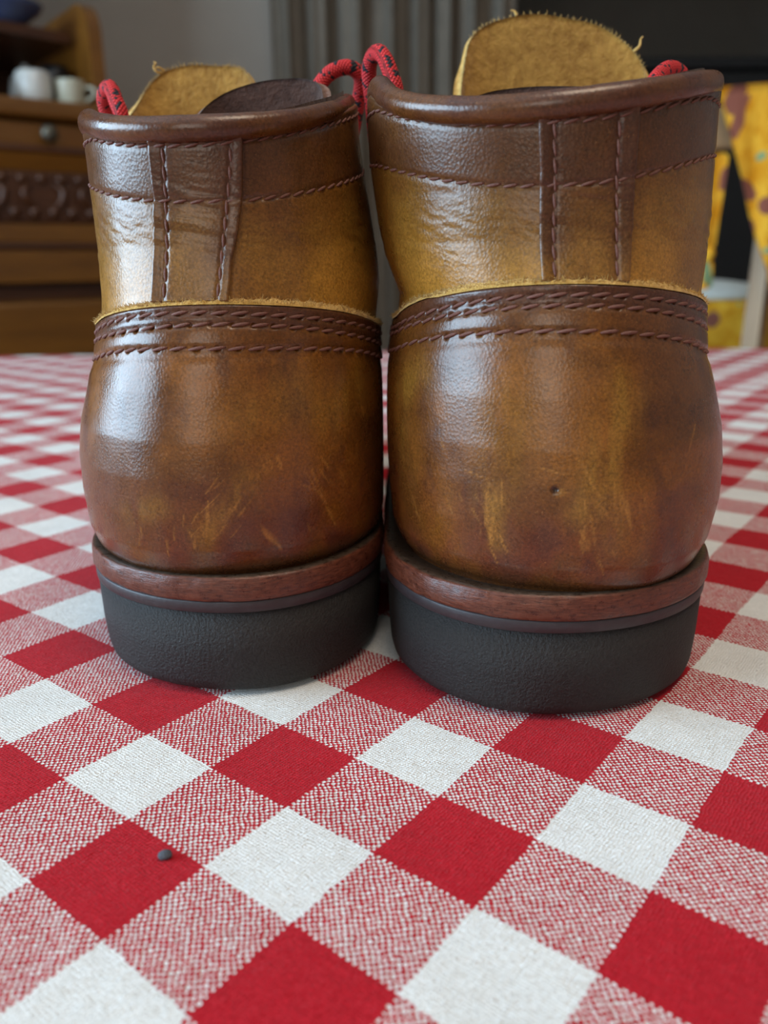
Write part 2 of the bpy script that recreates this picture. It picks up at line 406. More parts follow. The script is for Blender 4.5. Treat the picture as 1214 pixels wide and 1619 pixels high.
def tone_counter(b, TH, Z):
    sd = 3 if b == 'R' else 11; X = TH*RAD
    n = fbm(X*60, Z*60, 1, sd, 4); n2 = fbm(X*190, Z*120, 2, sd+5, 3); streak = fbm(X*420, Z*90, 3, sd+9, 3)
    mid = BROWN*.75+AMBER*.25
    c = lerp(np.broadcast_to(mid, TH.shape+(3,)), AMBER, np.clip((n-.47)*2.6, 0, .6))
    c = lerp(c, BROWN, np.clip((.50-n)*3.0, 0, .8))
    lower = np.clip((.056-Z)/.016, 0, 1)*np.clip(.55+(n2-.5)*1.8, 0, 1)
    c = lerp(c, RED*1.0, lower*.85)
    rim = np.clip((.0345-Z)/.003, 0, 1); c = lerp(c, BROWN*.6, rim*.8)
    topb = np.clip((Z-(curve(b, 'st2', TH)-.0006))/.0012, 0, 1); c = lerp(c, DARK*1.35, topb*.80)
    mb = np.clip((Z-curve(b, 'st3', TH))/.001, 0, 1)*(1-topb); c = lerp(c, BROWN*1.05, mb*.55)
    c = lerp(c, DARK*1.1, np.clip((n2-.60)*3, 0, .55))
    for t0, z0, t1, z1, wd, am in SMEAR[b]:
        d, _ = seg_d(X, Z, t0*RAD, z0, t1*RAD, z1)
        c = lerp(c, OLIVE*1.0, am*np.exp(-(d/wd)**2)*np.clip(.35+(streak-.35)*2.2, 0, 1))
    for t0, z0, t1, z1, wd in SCUFF[b]:
        d, t = seg_d(X, Z, t0*RAD, z0, t1*RAD, z1); taper = .35+.65*np.sin(np.pi*np.clip(t, .05, .95))
        c = lerp(c, TAN*.9, .62*np.clip(1.3-d/(wd*taper), 0, 1)*np.clip(.4+(streak-.3)*2, 0, 1))
    if b == 'R':
        d = np.hypot(X+.23*RAD, Z-.0526); e = np.hypot(X+.205*RAD, Z-.0522)
        c = lerp(c, TAN, .9*np.clip(1.5-e/.0009, 0, 1)*np.clip((streak-.3)*3, 0, 1)); c = lerp(c, DARK*.4, np.clip(1.6-d/.0007, 0, 1))
    return c*(.93+.14*n2)[..., None]

def tone_shaft(b, TH, Z):
    sd = 23 if b == 'R' else 31; X = TH*RAD
    n = fbm(X*55, Z*55, 1, sd, 4); n2 = fbm(X*170, Z*170, 2, sd+5, 3)
    c = lerp(np.broadcast_to(OLIVE*.70+BROWN*.2, TH.shape+(3,)), OLIVE*1.05, np.clip((n-.42)*3, 0, 1))
    c = lerp(c, BROWN*1.25, np.clip((.47-n)*2.6, 0, .7))
    hgt = np.clip((Z-curve(b, 'ctop', TH))/(curve(b, 'stm', TH)-curve(b, 'ctop', TH)), 0, 1.2)
    c = lerp(c, OLIVE*1.55, np.clip(.6-hgt, 0, .5)*1.8*np.clip(n*1.6, 0, 1)); c = lerp(c, BROWN*1.1, np.clip((hgt-.62+(n2-.5)*.5)*1.7, 0, .62))
    band = np.clip((Z-curve(b, 'stm', TH)+.0002)/.0006, 0, 1)
    up = lerp(np.broadcast_to(DARK*1.25, TH.shape+(3,)), BROWN, np.clip((n2-.42)*2.2, 0, .8))
    c = c+(up-c)*(band*(.62 if b == 'L' else .74)*np.clip(.7+n2*.6, 0, 1))[..., None]
    return c*(.92+.16*n2)[..., None]

def tone_strip(b, TH, Z):
    c = tone_shaft(b, TH, Z); n = fbm(TH*RAD*90, Z*90, 4, 77 if b == 'R' else 78, 3)
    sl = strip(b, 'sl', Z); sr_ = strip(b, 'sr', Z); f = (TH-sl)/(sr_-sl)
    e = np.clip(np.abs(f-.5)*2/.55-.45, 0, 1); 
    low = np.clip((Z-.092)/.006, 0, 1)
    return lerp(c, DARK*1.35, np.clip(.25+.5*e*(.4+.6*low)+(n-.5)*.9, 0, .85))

def stitch_mesh(L=.0037, r=.00036):
    P = np.stack([np.linspace(-L/2, L/2, 7), np.zeros(7), .00022*np.sin(np.linspace(0, np.pi, 7))-.00012], 1)
    V, Fq, _, _ = tube_np(P, r*np.array([.45, .85, 1, 1.05, 1, .85, .45]), 6)
    me = bpy.data.meshes.new('stitch'); me.from_pydata(V.tolist(), [], Fq); me.polygons.foreach_set('use_smooth', [True]*len(me.polygons))
    me.materials.append(M['thread'])
    return me

def lay(b, thf, zf, off, pitch):
    """points at equal arc length along a curve on the boot, with tangent and normal"""
    s = np.linspace(0, 1, 600); th, z = thf(s), zf(s)
    P = S(b, th, z)+off*N(b, th, z)
    a = np.concatenate([[0], np.cumsum(np.linalg.norm(np.diff(P, axis=0), axis=1))])
    n = int(a[-1]/pitch); q = (np.arange(n)+.5)*a[-1]/n
    k = np.interp(q, a, s); th, z = thf(k), zf(k)
    ds = 1e-3; P = S(b, th, z)+off*N(b, th, z)
    T = S(b, thf(k+ds), zf(k+ds))-S(b, thf(k-ds), zf(k-ds)); T /= np.linalg.norm(T, axis=1, keepdims=True)
    return P, T, N(b, th, z), th, z

def stitches(b, base, parent, thf, zf, off, pitch=.0041, slant=.20, mesh=None):
    P, T, Nn, th, z = lay(b, thf, zf, off, pitch)
    for p, t, n in zip(P, T, Nn):
        y = np.cross(n, t); ca, sa = math.cos(slant+random.uniform(-.05, .05)), math.sin(slant)
        t2 = t*ca+y*sa; t2 /= np.linalg.norm(t2); y2 = np.cross(n, t2); p = p-base
        o = bpy.data.objects.new('stitch', mesh); COL.objects.link(o); o.parent = parent
        o.matrix_local = Matrix(((t2[0], y2[0], n[0], p[0]), (t2[1], y2[1], n[1], p[1]), (t2[2], y2[2], n[2], p[2]), (0, 0, 0, 1)))

def grid_faces(nu, nv):
    i, j = np.meshgrid(np.arange(nu-1), np.arange(nv-1), indexing='ij'); a = i*nv+j
    return np.stack([a, a+nv, a+nv+1, a+1], -1).reshape(-1, 4)

def panel(name, b, base, TH, Z, off, thick, tone, mats, parent, disp=None, rnd=.0006, edges=(1,1,1,1)):
    """leather piece on the boot's surface: TH, Z are (nu, nv); edges = which borders (u0,u1,v0,v1) are rounded"""
    P = S(b, TH, Z); n = N(b, TH, Z); nu, nv = TH.shape
    du = np.concatenate([np.zeros((1, nv)), np.cumsum(np.linalg.norm(np.diff(P, axis=0), axis=-1), 0)], 0)
    dv = np.concatenate([np.zeros((nu, 1)), np.cumsum(np.linalg.norm(np.diff(P, axis=1), axis=-1), 1)], 1)
    d = np.full(TH.shape, 9.0)
    for e, q in zip(edges, (du, du[-1:]-du, dv, dv[:, -1:]-dv)):
        if e: d = np.minimum(d, q)
    k = np.clip(1-d/rnd, 0, 1); o = off-rnd*(1-np.sqrt(np.maximum(1-k*k, 0)))
    if disp is not None: o = o+disp
    V = (P+n*o[..., None]-base).reshape(-1, 3)
    idx = np.arange(nu*nv).reshape(nu, nv)
    rim = np.concatenate([idx[:, 0], idx[-1, 1:], idx[-2::-1, -1], idx[0, -2:0:-1]])
    Vi = (P+n*(off-thick)-base if np.isscalar(thick) else P+n*(off-thick)[..., None]-base).reshape(-1, 3)[rim]
    m = len(rim); r2 = nu*nv+np.arange(m)
    Fq = np.concatenate([grid_faces(nu, nv), np.stack([rim, r2, np.roll(r2, -1), np.roll(rim, -1)], -1)])
    c = tone(b, TH, Z).reshape(-1, 3); c = np.concatenate([c, c[rim]])
    mi = np.concatenate([np.zeros((nu-1)*(nv-1), int), np.ones(m, int)])
    return mesh_np(name, np.concatenate([V, Vi]), Fq, mats, parent, True, None, mi, c)

def groove(b, TH, Z, key, depth=.00028, width=.0006, holes=None):
    d = (Z-curve(b, key, TH)); g = -depth*np.exp(-(d/width)**2)
    return g

def hole_disp(b, P, pts, depth=.0007, r=.00042):
    out = np.zeros(P.shape[:-1])
    for p in pts:
        d2 = ((P-p)**2).sum(-1); m = d2 < (4*r)**2
        out[m] -= depth*np.exp(-d2[m]/r**2)
    return out

def sole_ring(b, n, grow):
    B = BOOT[b]; xl, xr_, rid, a = B['sole']; sd = B['side']
    th = np.linspace(-np.pi, np.pi, n, endpoint=False); at = np.abs(th); s = np.sign(th)
    xs = np.where(th >= 0, xr_, xl); back = at <= np.pi/2
    x1 = rid+(xs-rid)*np.sin(np.minimum(at, np.pi/2)); y1 = a*(1-np.cos(np.minimum(at, np.pi/2)))
    ph = np.clip(at-np.pi/2, 0, np.pi/2); y2 = a+(.296-a)*np.sin(ph); xm = B['xf']
    x2 = xm+(xs-xm)*np.cos(ph)**.8
    w = np.exp(-((y2-.205)/.06)**2)*np.cos(ph)**.8
    x2 = x2+np.where(s == sd, .018, 0)*w*sd-np.where(s == sd, .004, 0)*sd*np.exp(-((y2-.11)/.03)**2)
    P = np.stack([np.where(back, x1, x2), B['yb0']+np.where(back, y1, y2)], 1)
    T = np.roll(P, -1, 0)-np.roll(P, 1, 0); Nn = np.stack([T[:, 1], -T[:, 0]], 1); Nn /= np.linalg.norm(Nn, axis=1, keepdims=True)
    return P+Nn*grow

def sole_part(name, b, base, prof, mat, parent, n=240, jitter=0.0):
    V = []; 
    for z, g in prof:
        p = sole_ring(b, n, g)
        if jitter: p = p+jitter*(vnoise(p[:, :1]*300, p[:, 1:]*300, z*900, 5)-.5)
        V.append(np.column_stack([p, np.full(n, z)])-base)
    V = np.concatenate(V); k = len(prof)
    Fq = [(i*n+j, i*n+(j+1) % n, (i+1)*n+(j+1) % n, (i+1)*n+j) for i in range(k-1) for j in range(n)]
    Fq += [tuple(range(n))[::-1], tuple((k-1)*n+j for j in range(n))]
    return mesh_np(name, V, Fq, mat, parent)

def sheet(name, base, top, bottom, depth, thick, mats, parent, nu=60, nv=36, upb=0.0):
    """free-standing leather sheet: top edge polyline, bottom edge polyline (x,z), y = depth(s,t)"""
    tp = smooth_path(top, nu); bt = smooth_path(bottom, nu)
    s = np.linspace(0, 1, nu)[:, None]; t = np.linspace(0, 1, nv)[None]
    tt = t**.8
    X = bt[:, :1]+(tp[:, :1]-bt[:, :1])*np.clip(tt*1.25, 0, 1); Zz = bt[:, 1:2]+(tp[:, 1:2]-bt[:, 1:2])*tt; Y = depth(s, tt)+0*X
    P = np.stack([X, Y, Zz], -1); P = P+.0006*(fbm(X*120, Zz*120, 0, 5, 2)-.5)[..., None]
    du = np.gradient(P, axis=0); dv = np.gradient(P, axis=1); n = np.cross(du, dv); n /= np.linalg.norm(n, axis=-1, keepdims=True)
    A = (P-base).reshape(-1, 3); Bk = (P+n*-thick-base).reshape(-1, 3); N0 = nu*nv
    gf = grid_faces(nu, nv); idx = np.arange(N0).reshape(nu, nv)
    rim = np.concatenate([idx[:, 0], idx[-1, 1:], idx[-2::-1, -1], idx[0, -2:0:-1]])
    Fq = np.concatenate([gf, gf[:, ::-1]+N0, np.stack([rim, np.roll(rim, -1), np.roll(rim, -1)+N0, rim+N0], -1)])
    mi = np.concatenate([np.zeros(len(gf), int), np.full(len(gf), 1), np.full(len(rim), 2)])
    return mesh_np(name, np.concatenate([A, Bk]), Fq, mats, parent, True, None, mi), P

def fibres(name, roots, dirs, mat, parent, L=(.0008, .002), r=.00007):
    V, Fq = [], []
    for p, d in zip(roots, dirs):
        l = random.uniform(*L); d = np.array(d)+np.random.normal(0, .45, 3); d /= np.linalg.norm(d)
        e = np.cross(d, (0.3, .9, .2)); e /= np.linalg.norm(e); f = np.cross(d, e); k = len(V)
        bend = np.random.normal(0, .3, 3)*l
        for h, w in ((0, 1), (.6, .7)):
            c = p+d*l*h+bend*h*h
            V += [c+e*r*w, c-.5*e*r*w+.87*f*r*w, c-.5*e*r*w-.87*f*r*w]
        V.append(p+d*l+bend)
        for a in range(3):
            q = (a+1) % 3; Fq += [(k+a, k+q, k+3+q, k+3+a), (k+3+a, k+3+q, k+6)]
    o = mesh_np(name, np.array(V), Fq, mat, parent); o['kind'] = 'stuff'
    return o

def lace(name, base, pts, parent, r=.00215, n=70, squash=None):
    V, Fq, s, a = tube_np(smooth_path(pts, n)-base, r, 14, (0, 1, 0))
    return mesh_np(name, V, Fq, M['lace'], parent, True, dict(len=s, ang=a))

def make_boot(b, label):
    B = BOOT[b]; bx = .039 if b == 'R' else -.037
    base = np.array([bx, B['yb0']+.09, 0.0])
    root = tag(empty('leather_boot', tuple(base)), label, 'boot', 'pair of brown leather boots')
    smesh = stitch_mesh(); small = stitch_mesh(.0029, .00030)
    # --- sole stack
    sole_part('rubber_sole', b, base, [(0, -.0034), (.0006, -.0022), (.0016, -.0013), (.0035, -.0008), (.010, -.0003), (.0212, .0)], M['rubber'], root, jitter=.0001)
    sole_part('midsole', b, base, [(.0212, .0001), (.0214, .0004), (.0236, .0005), (.0240, .0003)], M['midsole'], root)
    sole_part('welt', b, base, [(.0240, .0003), (.0243, .0006), (.0250, .0009), (.0280, .0009), (.0292, .0006), (.0297, .0004), (.0298, -.0010), (.0292, -.0040), (.0285, -.0075)], M['welt'], root, jitter=.0005)
    # --- vamp: the closed foot of the boot, from the welt to the instep
    TH = np.linspace(-np.pi, np.pi, 260)[:, None]; tz = np.linspace(0, 1, 70)[None]
    Z = .0272+(.100-.0272)*tz+0*TH; TH = TH+0*Z
    P = S(b, TH, Z)+.0*N(b, TH, Z); P[..., :] -= base
    tone = lerp(np.broadcast_to(BROWN, TH.shape+(3,)), AMBER, np.clip(fbm(P[..., 0]*40, P[..., 1]*40, Z*40, 3, 3)-.25, 0, 1))
    mesh_np('vamp', P.reshape(-1, 3), grid_faces(*TH.shape), M['leather'], root, True, None, None, tone.reshape(-1, 3))
    # --- the two quarters of the shaft, meeting under the back stay
    qobj = {}
    for sd, nm in ((-1, 'quarter'), (1, 'quarter')):
        th0 = -.03 if b == 'R' else -.04
        u = np.linspace(0, 1, 300)[:, None]; v = np.linspace(0, 1, 110)[None]
        TH = th0+(sd*2.45-th0)*u**1.15
        lo = curve(b, 'ctop', TH)-.005; hi = curve(b, 'collar', TH)+.0012
        Z = lo+(hi-lo)*v; TH = TH+0*Z
        if sd < 0: TH, Z = TH[::-1], Z[::-1]
        X = TH*RAD
        crease = fbm(X*230+40*Z, Z*760+X*120, 0, 91+sd, 3)-.5
        amp = np.exp(-((Z-.1025)/.006)**2)*(.25+.75*fbm(X*70, Z*70, 0, 15, 2))
        disp = .00075*crease*amp+groove(b, TH, Z, 'stm', .00030, .0006)+groove(b, TH, Z, 'st0', .00030, .0006)
        thf = (lambda s: 0+s*0+0); 
        for key, lim in (('stm', 2.0), ('st0', 2.0)):
            edge = 'sr' if sd > 0 else 'sl'
            t0 = .27*sd
            P_, _, _, _, _ = lay(b, lambda s: t0+(sd*lim-t0)*s, lambda s: curve(b, key, t0+(sd*lim-t0)*s), .0004, .0033)
            mid = (P_[1:]+P_[:-1])/2
            disp = disp+hole_disp(b, S(b, TH, Z), mid, .0005, .00035)
        q = panel(nm, b, base, TH, Z, .0004, .0026, tone_shaft, [M['leather_shaft'], M['suede_tan']], root, disp, .0005)
        qobj[sd] = q
        for key in ('stm', 'st0'):
            t0 = (strip(b, 'sr', .115) if sd > 0 else strip(b, 'sl', .115))+.012*sd
            stitches(b, base, q, lambda s: t0+(sd*1.75-t0)*s, lambda s: curve(b, key, t0+(sd*1.75-t0)*s), .00025, .0033, .20*sd if sd > 0 else -.2+.4, small)
    # --- back stay
    v = np.linspace(0, 1, 130)[None]; u = np.linspace(0, 1, 60)[:, None]
    zlo = curve(b, 'ctop', .45*(u-.5))+.0002; zhi = curve(b, 'collar', .5*(u-.5))+.0008
    Z = zlo+(zhi-zlo)*v+0*u; TH = strip(b, 'sl', Z)+(strip(b, 'sr', Z)-strip(b, 'sl', Z))*u
    wr = (fbm(TH*RAD*60+9*Z, Z*520+TH*3, 0, 51, 3)-.5)*np.exp(-((Z-.1065)/.007)**2)
    disp = .0009*wr-.0003*np.exp(-((TH-strip(b, 'sls', Z))*RAD/.0005)**2)-.0003*np.exp(-((TH-strip(b, 'srs', Z))*RAD/.0005)**2)
    for key in ('stm', 'st0'): disp = disp+groove(b, TH, Z, key, .0002, .0005)
    # the folded side edges of the stay stand a little proud
    f = (TH-strip(b, 'sl', Z))/(strip(b, 'sr', Z)-strip(b, 'sl', Z))
    disp = disp+.0006*(np.exp(-(f/.10)**2)+np.exp(-((1-f)/.12)**2))-.0002*np.exp(-((f-.5)/.2)**2)
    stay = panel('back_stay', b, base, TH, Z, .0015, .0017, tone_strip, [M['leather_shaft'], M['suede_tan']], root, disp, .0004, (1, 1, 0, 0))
    zz0, zz1 = curve(b, 'ctop', 0)+.0008, curve(b, 'collar', 0)-.0008
    for key in ('sls', 'srs'):
        stitches(b, base, stay, lambda s: strip(b, key, zz0+(zz1-zz0)*s), lambda s: zz0+(zz1-zz0)*s, .0014, .0031, .12, small)
    for key in ('stm', 'st0'):
        a0, a1 = strip(b, 'sl', .112)+.012, strip(b, 'sr', .112)-.012
        stitches(b, base, stay, lambda s: a0+(a1-a0)*s, lambda s: curve(b, key, a0+(a1-a0)*s), .0014, .0031, .2, small)
    # --- heel counter
    u = np.linspace(-1.95, 1.95, 440)[:, None]; v = np.linspace(0, 1, 175)[None]
    lo = .0283+0*u; hi = curve(b, 'ctop', u)-.0004; Z = lo+(hi-lo)*v; TH = u+0*Z
    disp = np.zeros(Z.shape); Pb = S(b, TH, Z)
    lays = {}
    for key in ('st1', 'st2', 'st3'):
        disp += groove(b, TH, Z, key, .00030, .00075)
        P_, T_, N_, t_, z_ = lay(b, lambda s: -1.85+3.7*s, lambda s: curve(b, key, -1.85+3.7*s), 0, .0041)
        disp += hole_disp(b, Pb, (P_[1:]+P_[:-1])/2+np.array([0, 0, -.0001]), .0008, .00042)
    disp += .00035*(fbm(TH*RAD*70, Z*70, 3, 61, 2)-.5)
    disp -= .0005*np.exp(-((Z-.0300)/.0012)**2)
    if b == 'R': disp -= .0007*np.exp(-((TH+.23)*RAD/.0006)**2-((Z-.0526)/.0005)**2)
    # pulled tight under the stitch rows
    disp -= .0003*np.exp(-((Z-curve(b, 'st3', TH)+.0014)/.0012)**2)
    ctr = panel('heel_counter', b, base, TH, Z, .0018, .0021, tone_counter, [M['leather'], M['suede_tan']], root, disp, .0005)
    for key in ('st1', 'st2', 'st3'):
        stitches(b, base, ctr, lambda s: -1.85+3.7*s, lambda s: curve(b, key, -1.85+3.7*s), .00155, .0041, .17, smesh)
    # raw top edge of the counter, a pale skived bevel with loose fibres
    th = np.linspace(-1.95, 1.95, 420)[:, None]; t = np.linspace(0, 1, 7)[None]
    zc = curve(b, 'ctop', th); rag = (fbm(th*RAD*900, 0*th, 0, 41, 2)-.5)
    Zr = zc-.0005+t*(.0015+.0007*rag)+0*th; Or = .0017*(1-t**1.6)+.0001+.00025*np.sin(np.pi*t)+.0002*rag
    Pr = S(b, th+0*t, Zr)+N(b, th+0*t, Zr)*Or[..., None]-base
    re = mesh_np('raw_edge', Pr.reshape(-1, 3), grid_faces(420, 7), M['suede_edge'], ctr); re['label'] = 'pale raw top edge'
    k = np.random.randint(20, 400, 1500); j = np.random.randint(2, 6, 1500)
    fibres('edge_fuzz', Pr[k, j], N(b, th[k, 0], Zr[k, j])*.6+np.array([0, 0, .7]), M['suede_edge'], ctr, (.0003, .0010))
    # --- rolled collar
    th = np.linspace(-2.42, 2.42, 260); zc = curve(b, 'collar', th)
    zc = zc+.0023-.0008*np.clip(th, 0, 1); Pc = S(b, th, zc)+N(b, th, zc)*(.0008-.0030*np.clip(np.abs(th)/1.3, 0, 1)**2)[:, None]
    rr = (.0026-.0006*np.clip(np.abs(th), 0, 1.2)/1.2*(np.sign(th) > 0))*np.clip(np.minimum(1, .35+np.minimum(th+2.42, 2.42-th)*6), 0, 1)+.0002*(fbm(th*9, 0*th, 0, 8, 2)-.5)
    V, Fq, s, a = tube_np(Pc-base, rr, 22)
    cc = lerp(np.broadcast_to(DARK*1.5, (len(V), 3)), BROWN*1.15, np.clip((fbm(V[:, 0]*150, V[:, 1]*150, V[:, 2]*150, 9, 3)-.40)*3, 0, 1))
    mesh_np('rolled_collar', V, Fq, M['leather_collar'], root, True, None, None, cc)
    # --- lining inside the shaft
    u = np.linspace(-2.45, 2.45, 160)[:, None]; v = np.linspace(0, 1, 30)[None]
    lo = .06+0*u; hi = curve(b, 'collar', u)+.0042; Z = lo+(hi-lo)*v; TH = u+0*Z
    P = S(b, TH, Z)-N(b, TH, Z)*.0030-base
    mesh_np('lining', P.reshape(-1, 3), grid_faces(160, 30)[:, ::-1], M['suede_dark'], root)
    # --- tongue
    yb = B['yb0']
    if b == 'R':
        top = [(.0238,.1440),(.0248,.1500),(.0266,.1582),(.0300,.1620),(.0352,.1647),(.0443,.1665),(.0553,.1656),(.0640,.1638),(.0700,.1608),(.0745,.1572),(.0778,.1525),(.0790,.1470),(.0792,.1430)]
        bot = [(.0225+.0570*k/12, .098) for k in range(13)]
        y0 = .272
    else:
        top = [(-.0755,.1395),(-.0740,.1430),(-.0718,.1475),(-.0690,.1512),(-.0650,.1538),(-.0585,.1551),(-.0500,.1549),(-.0440,.1541),(-.0405,.1515),(-.0375,.1460),(-.0350,.1400)]
        bot = [(-.0760+.0430*k/10, .098) for k in range(11)]
        y0 = .278
    tg, P = sheet('tongue', base, top, bot, lambda s, t: y0-.011*(2*s-1)**2+.012*(t-.6), .0024, [M['suede_tan'], M['leather_tan'], M['suede_edge']], root)
    edge = np.concatenate([P[:, -1]]); kk = np.random.randint(2, len(edge)-2, 420)
    fibres('tongue_fuzz', edge[kk]-base+np.random.uniform(-.0002, .0002, (420, 3)), np.tile([0, -.2, 1.0], (420, 1)), M['suede_edge'], tg, (.0004, .0011))
    curl = {'R': [[(.0765,y0-.006,.1560),(.0778,y0-.007,.1572),(.0783,y0-.006,.1592),(.0790,y0-.006,.1600)], [(.0405,y0,.1662),(.0398,y0,.1674),(.0387,y0,.1676)]],
            'L': [[(-.0668,y0-.004,.1528),(-.0683,y0-.005,.1530),(-.0692,y0-.005,.1543),(-.0686,y0-.004,.1556),(-.0694,y0-.004,.1560)], [(-.0660,y0-.004,.1530),(-.0676,y0-.005,.1540),(-.0690,y0-.005,.1536)]]}[b]
    for c in curl:
        k0 = np.argmin((edge[:, 0]-c[0][0])**2+(edge[:, 2]-c[0][2])**2); c = np.array(c); c = c+(edge[k0]-c[0])
        V, Fq, _, _ = tube_np(smooth_path(c, 14)-base, np.linspace(.0005, .00015, 14), 6)
        mesh_np('loose_fibre', V, Fq, M['suede_edge'], tg)
    # --- dark lining flap showing in front of the tongue
    if b == 'R':
        ft = [(.0225,.1345),(.0260,.1366),(.0314,.1379),(.0400,.1384),(.0480,.1376),(.0540,.1356)]; fb = [(.0225+.0315*k/5, .105) for k in range(6)]; fy = .219
    else:
        ft = [(-.0485,.1325),(-.0462,.1360),(-.0430,.1386),(-.0393,.1404),(-.0326,.1421),(-.0244,.1427),(-.0185,.1419),(-.0155,.1398),(-.0145,.1360)]; fb = [(-.0485+.034*k/8, .105) for k in range(9)]; fy = .230
    sheet('lining_flap', base, ft, fb, lambda s, t: fy+.012*(1-(2*s-1)**2)*.6-.006*(s-.5)+.003*t, .0022, [M['suede_dark'], M['leather_tan'], M['suede_flap_edge']], root)[0]['label'] = 'dark brown suede lining flap'
    # --- laces
    if b == 'R':
        lace('lace', base, [(-.0012,.247,.128),(-.0022,.246,.1385),(-.0028,.243,.1448),(-.0018,.240,.1478),(-.0001,.236,.1480),(.0014,.233,.1458),(.0027,.231,.1425),(.0040,.230,.1385),(.0048,.231,.132)], root, .0020)
        lace('lace', base, [(.0652,.222,.131),(.0675,.224,.1378),(.0700,.228,.1406),(.0735,.232,.1428),(.0772,.236,.1430),(.0790,.238,.1415),(.0792,.240,.1360)], root, .0019)
    else:
        lace('lace', base, [(-.0752,.256,.130),(-.0766,.252,.1380),(-.0756,.249,.1412),(-.0734,.246,.1424),(-.0716,.243,.1410),(-.0700,.240,.1380),(-.0684,.238,.1345),(-.0676,.238,.128)], root, .0020)
        lace('lace', base, [(-.0188,.246,.131),(-.0180,.247,.1385),(-.0165,.248,.1425),(-.0140,.249,.1455),(-.0108,.250,.1472),(-.0075,.251,.1474),(-.0052,.253,.1450),(-.0062,.256,.139),(-.0082,.258,.131)], root, .0020)
    # crossing rows over the instep, with eyelets in the facings
    for k, zz in enumerate((.105, .114, .123)):
        pa, pb = S(b, -2.36, zz), S(b, 2.36, zz); yf = yb+np.interp(zz, YFZ, YFV)+.004
        lace('lace', base, [pa+[0, -.001, 0], pa+[.003*np.sign(bx)*0, .004, .001], [(pa[0]*.7+pb[0]*.3), yf+.003, zz+.003], [(pa[0]*.3+pb[0]*.7), yf+.003, zz+.004], pb+[0, .004, .002], pb+[0, -.001, 0]], root, .0019, 40)
        for p in (S(b, -2.33, zz), S(b, 2.33, zz)):
            n = N(b, np.array(-2.33 if p is pa else 2.33), np.array(zz))
            bm = bmesh.new(); add_lathe(bm, [(.0016, 0), (.0034, .0003), (.0037, .0010), (.0030, .0014), (.0017, .0012)], 16, axis='y')
            o = obj_bm('eyelet', bm, M['brass'], root, True); o.location = Vector(p-base); o.rotation_euler = (0, 0, math.pi*.95 if p[0] > bx else -math.pi*.95)
    return root

# ------------------------------------------------------------------ material instances
M = dict(
 leather=mat_leather('oiled_leather', .27), leather_shaft=mat_leather('shaft_leather', .30, grain=1.5), leather_collar=mat_leather('collar_leather', .27),
 leather_tan=mat_leather('tan_leather', .5, (.30, .14, .035)),
 suede_tan=mat_suede('tan_suede', (.25, .115, .018), (.50, .275, .06)), suede_edge=mat_suede('raw_edge_suede', (.45, .25, .05), (.80, .52, .16)),
 suede_dark=mat_suede('dark_suede', (.045, .020, .014), (.095, .045, .032)), suede_flap_edge=mat_suede('flap_edge', (.12, .055, .035), (.24, .12, .075)),
 rubber=mat_plain('black_rubber', (.021, .0185, .017), .62, 0, .35, 1500, .45, .35), midsole=mat_plain('grey_midsole', (.038, .028, .030), .5, 0, .15, 400, .1),
 thread=mat_plain('brown_thread', (.17, .066, .045), .6, 0, .25, 2500, .3), lace=mat_lace(), brass=mat_plain('aged_brass', (.35, .24, .10), .35, 1.0),
 wall=mat_plain('grey_wall_paint', (.40, .345, .29), .9, 0, .03, 8), ceiling=mat_plain('white_ceiling', (.80, .79, .76), .95, 0, .02, 6),
 floor=mat_wood('floor_boards', (.16, .085, .04), (.27, .15, .075), .5, .4, 1), white=mat_plain('white_trim_paint', (.75, .74, .71), .5, 0, .03, 20),
 hall=mat_plain('dark_hall_paint', (.33, .31, .28), .9, 0, .05, 6), black=mat_plain('black_lacquer', (.006, .006, .007), .35, 0, .2, 10),
 curtain=mat_plain('taupe_curtain', (.21, .175, .135), .9, 0, .10, 25, .1), oak=mat_wood('orange_oak', (.115, .040, .004), (.22, .082, .007), 1.0, .42, 0),
 oak_dark=mat_wood('dark_stained_oak', (.045, .013, .004), (.095, .030, .008), 1.0, .40, 0),
 pale_wood=mat_wood('pale_beech', (.32, .20, .10), (.46, .31, .17), 1.0, .5, 2), ceramic=mat_plain('white_ceramic', (.62, .62, .58), .25, 0, .04, 30),
 cream=mat_plain('cream_ceramic', (.52, .50, .38), .3, 0, .06, 30), grey_cer=mat_plain('grey_stoneware', (.30, .28, .25), .5, 0, .15, 60),
 blue=mat_plain('blue_glaze', (.05, .07, .15), .2, 0, .4, 25), pewter=mat_plain('pewter', (.16, .15, .12), .5, 1.0), sun=mat_sunflower(),
 glass_white=mat_plain('white_linen', (.62, .66, .62), .8, 0, .08, 40, .2), yellow=mat_plain('yellow_fabric', (.75, .58, .10), .9, 0, .15, 30), gingham=mat_gingham(),
 table=mat_wood('table_oak', (.22, .12, .05), (.34, .20, .09), .8, .4, 0), lint=mat_plain('grey_lint', (.085, .095, .115), .9, 0, .3, 3000, .5),
 lampglass=None,
)
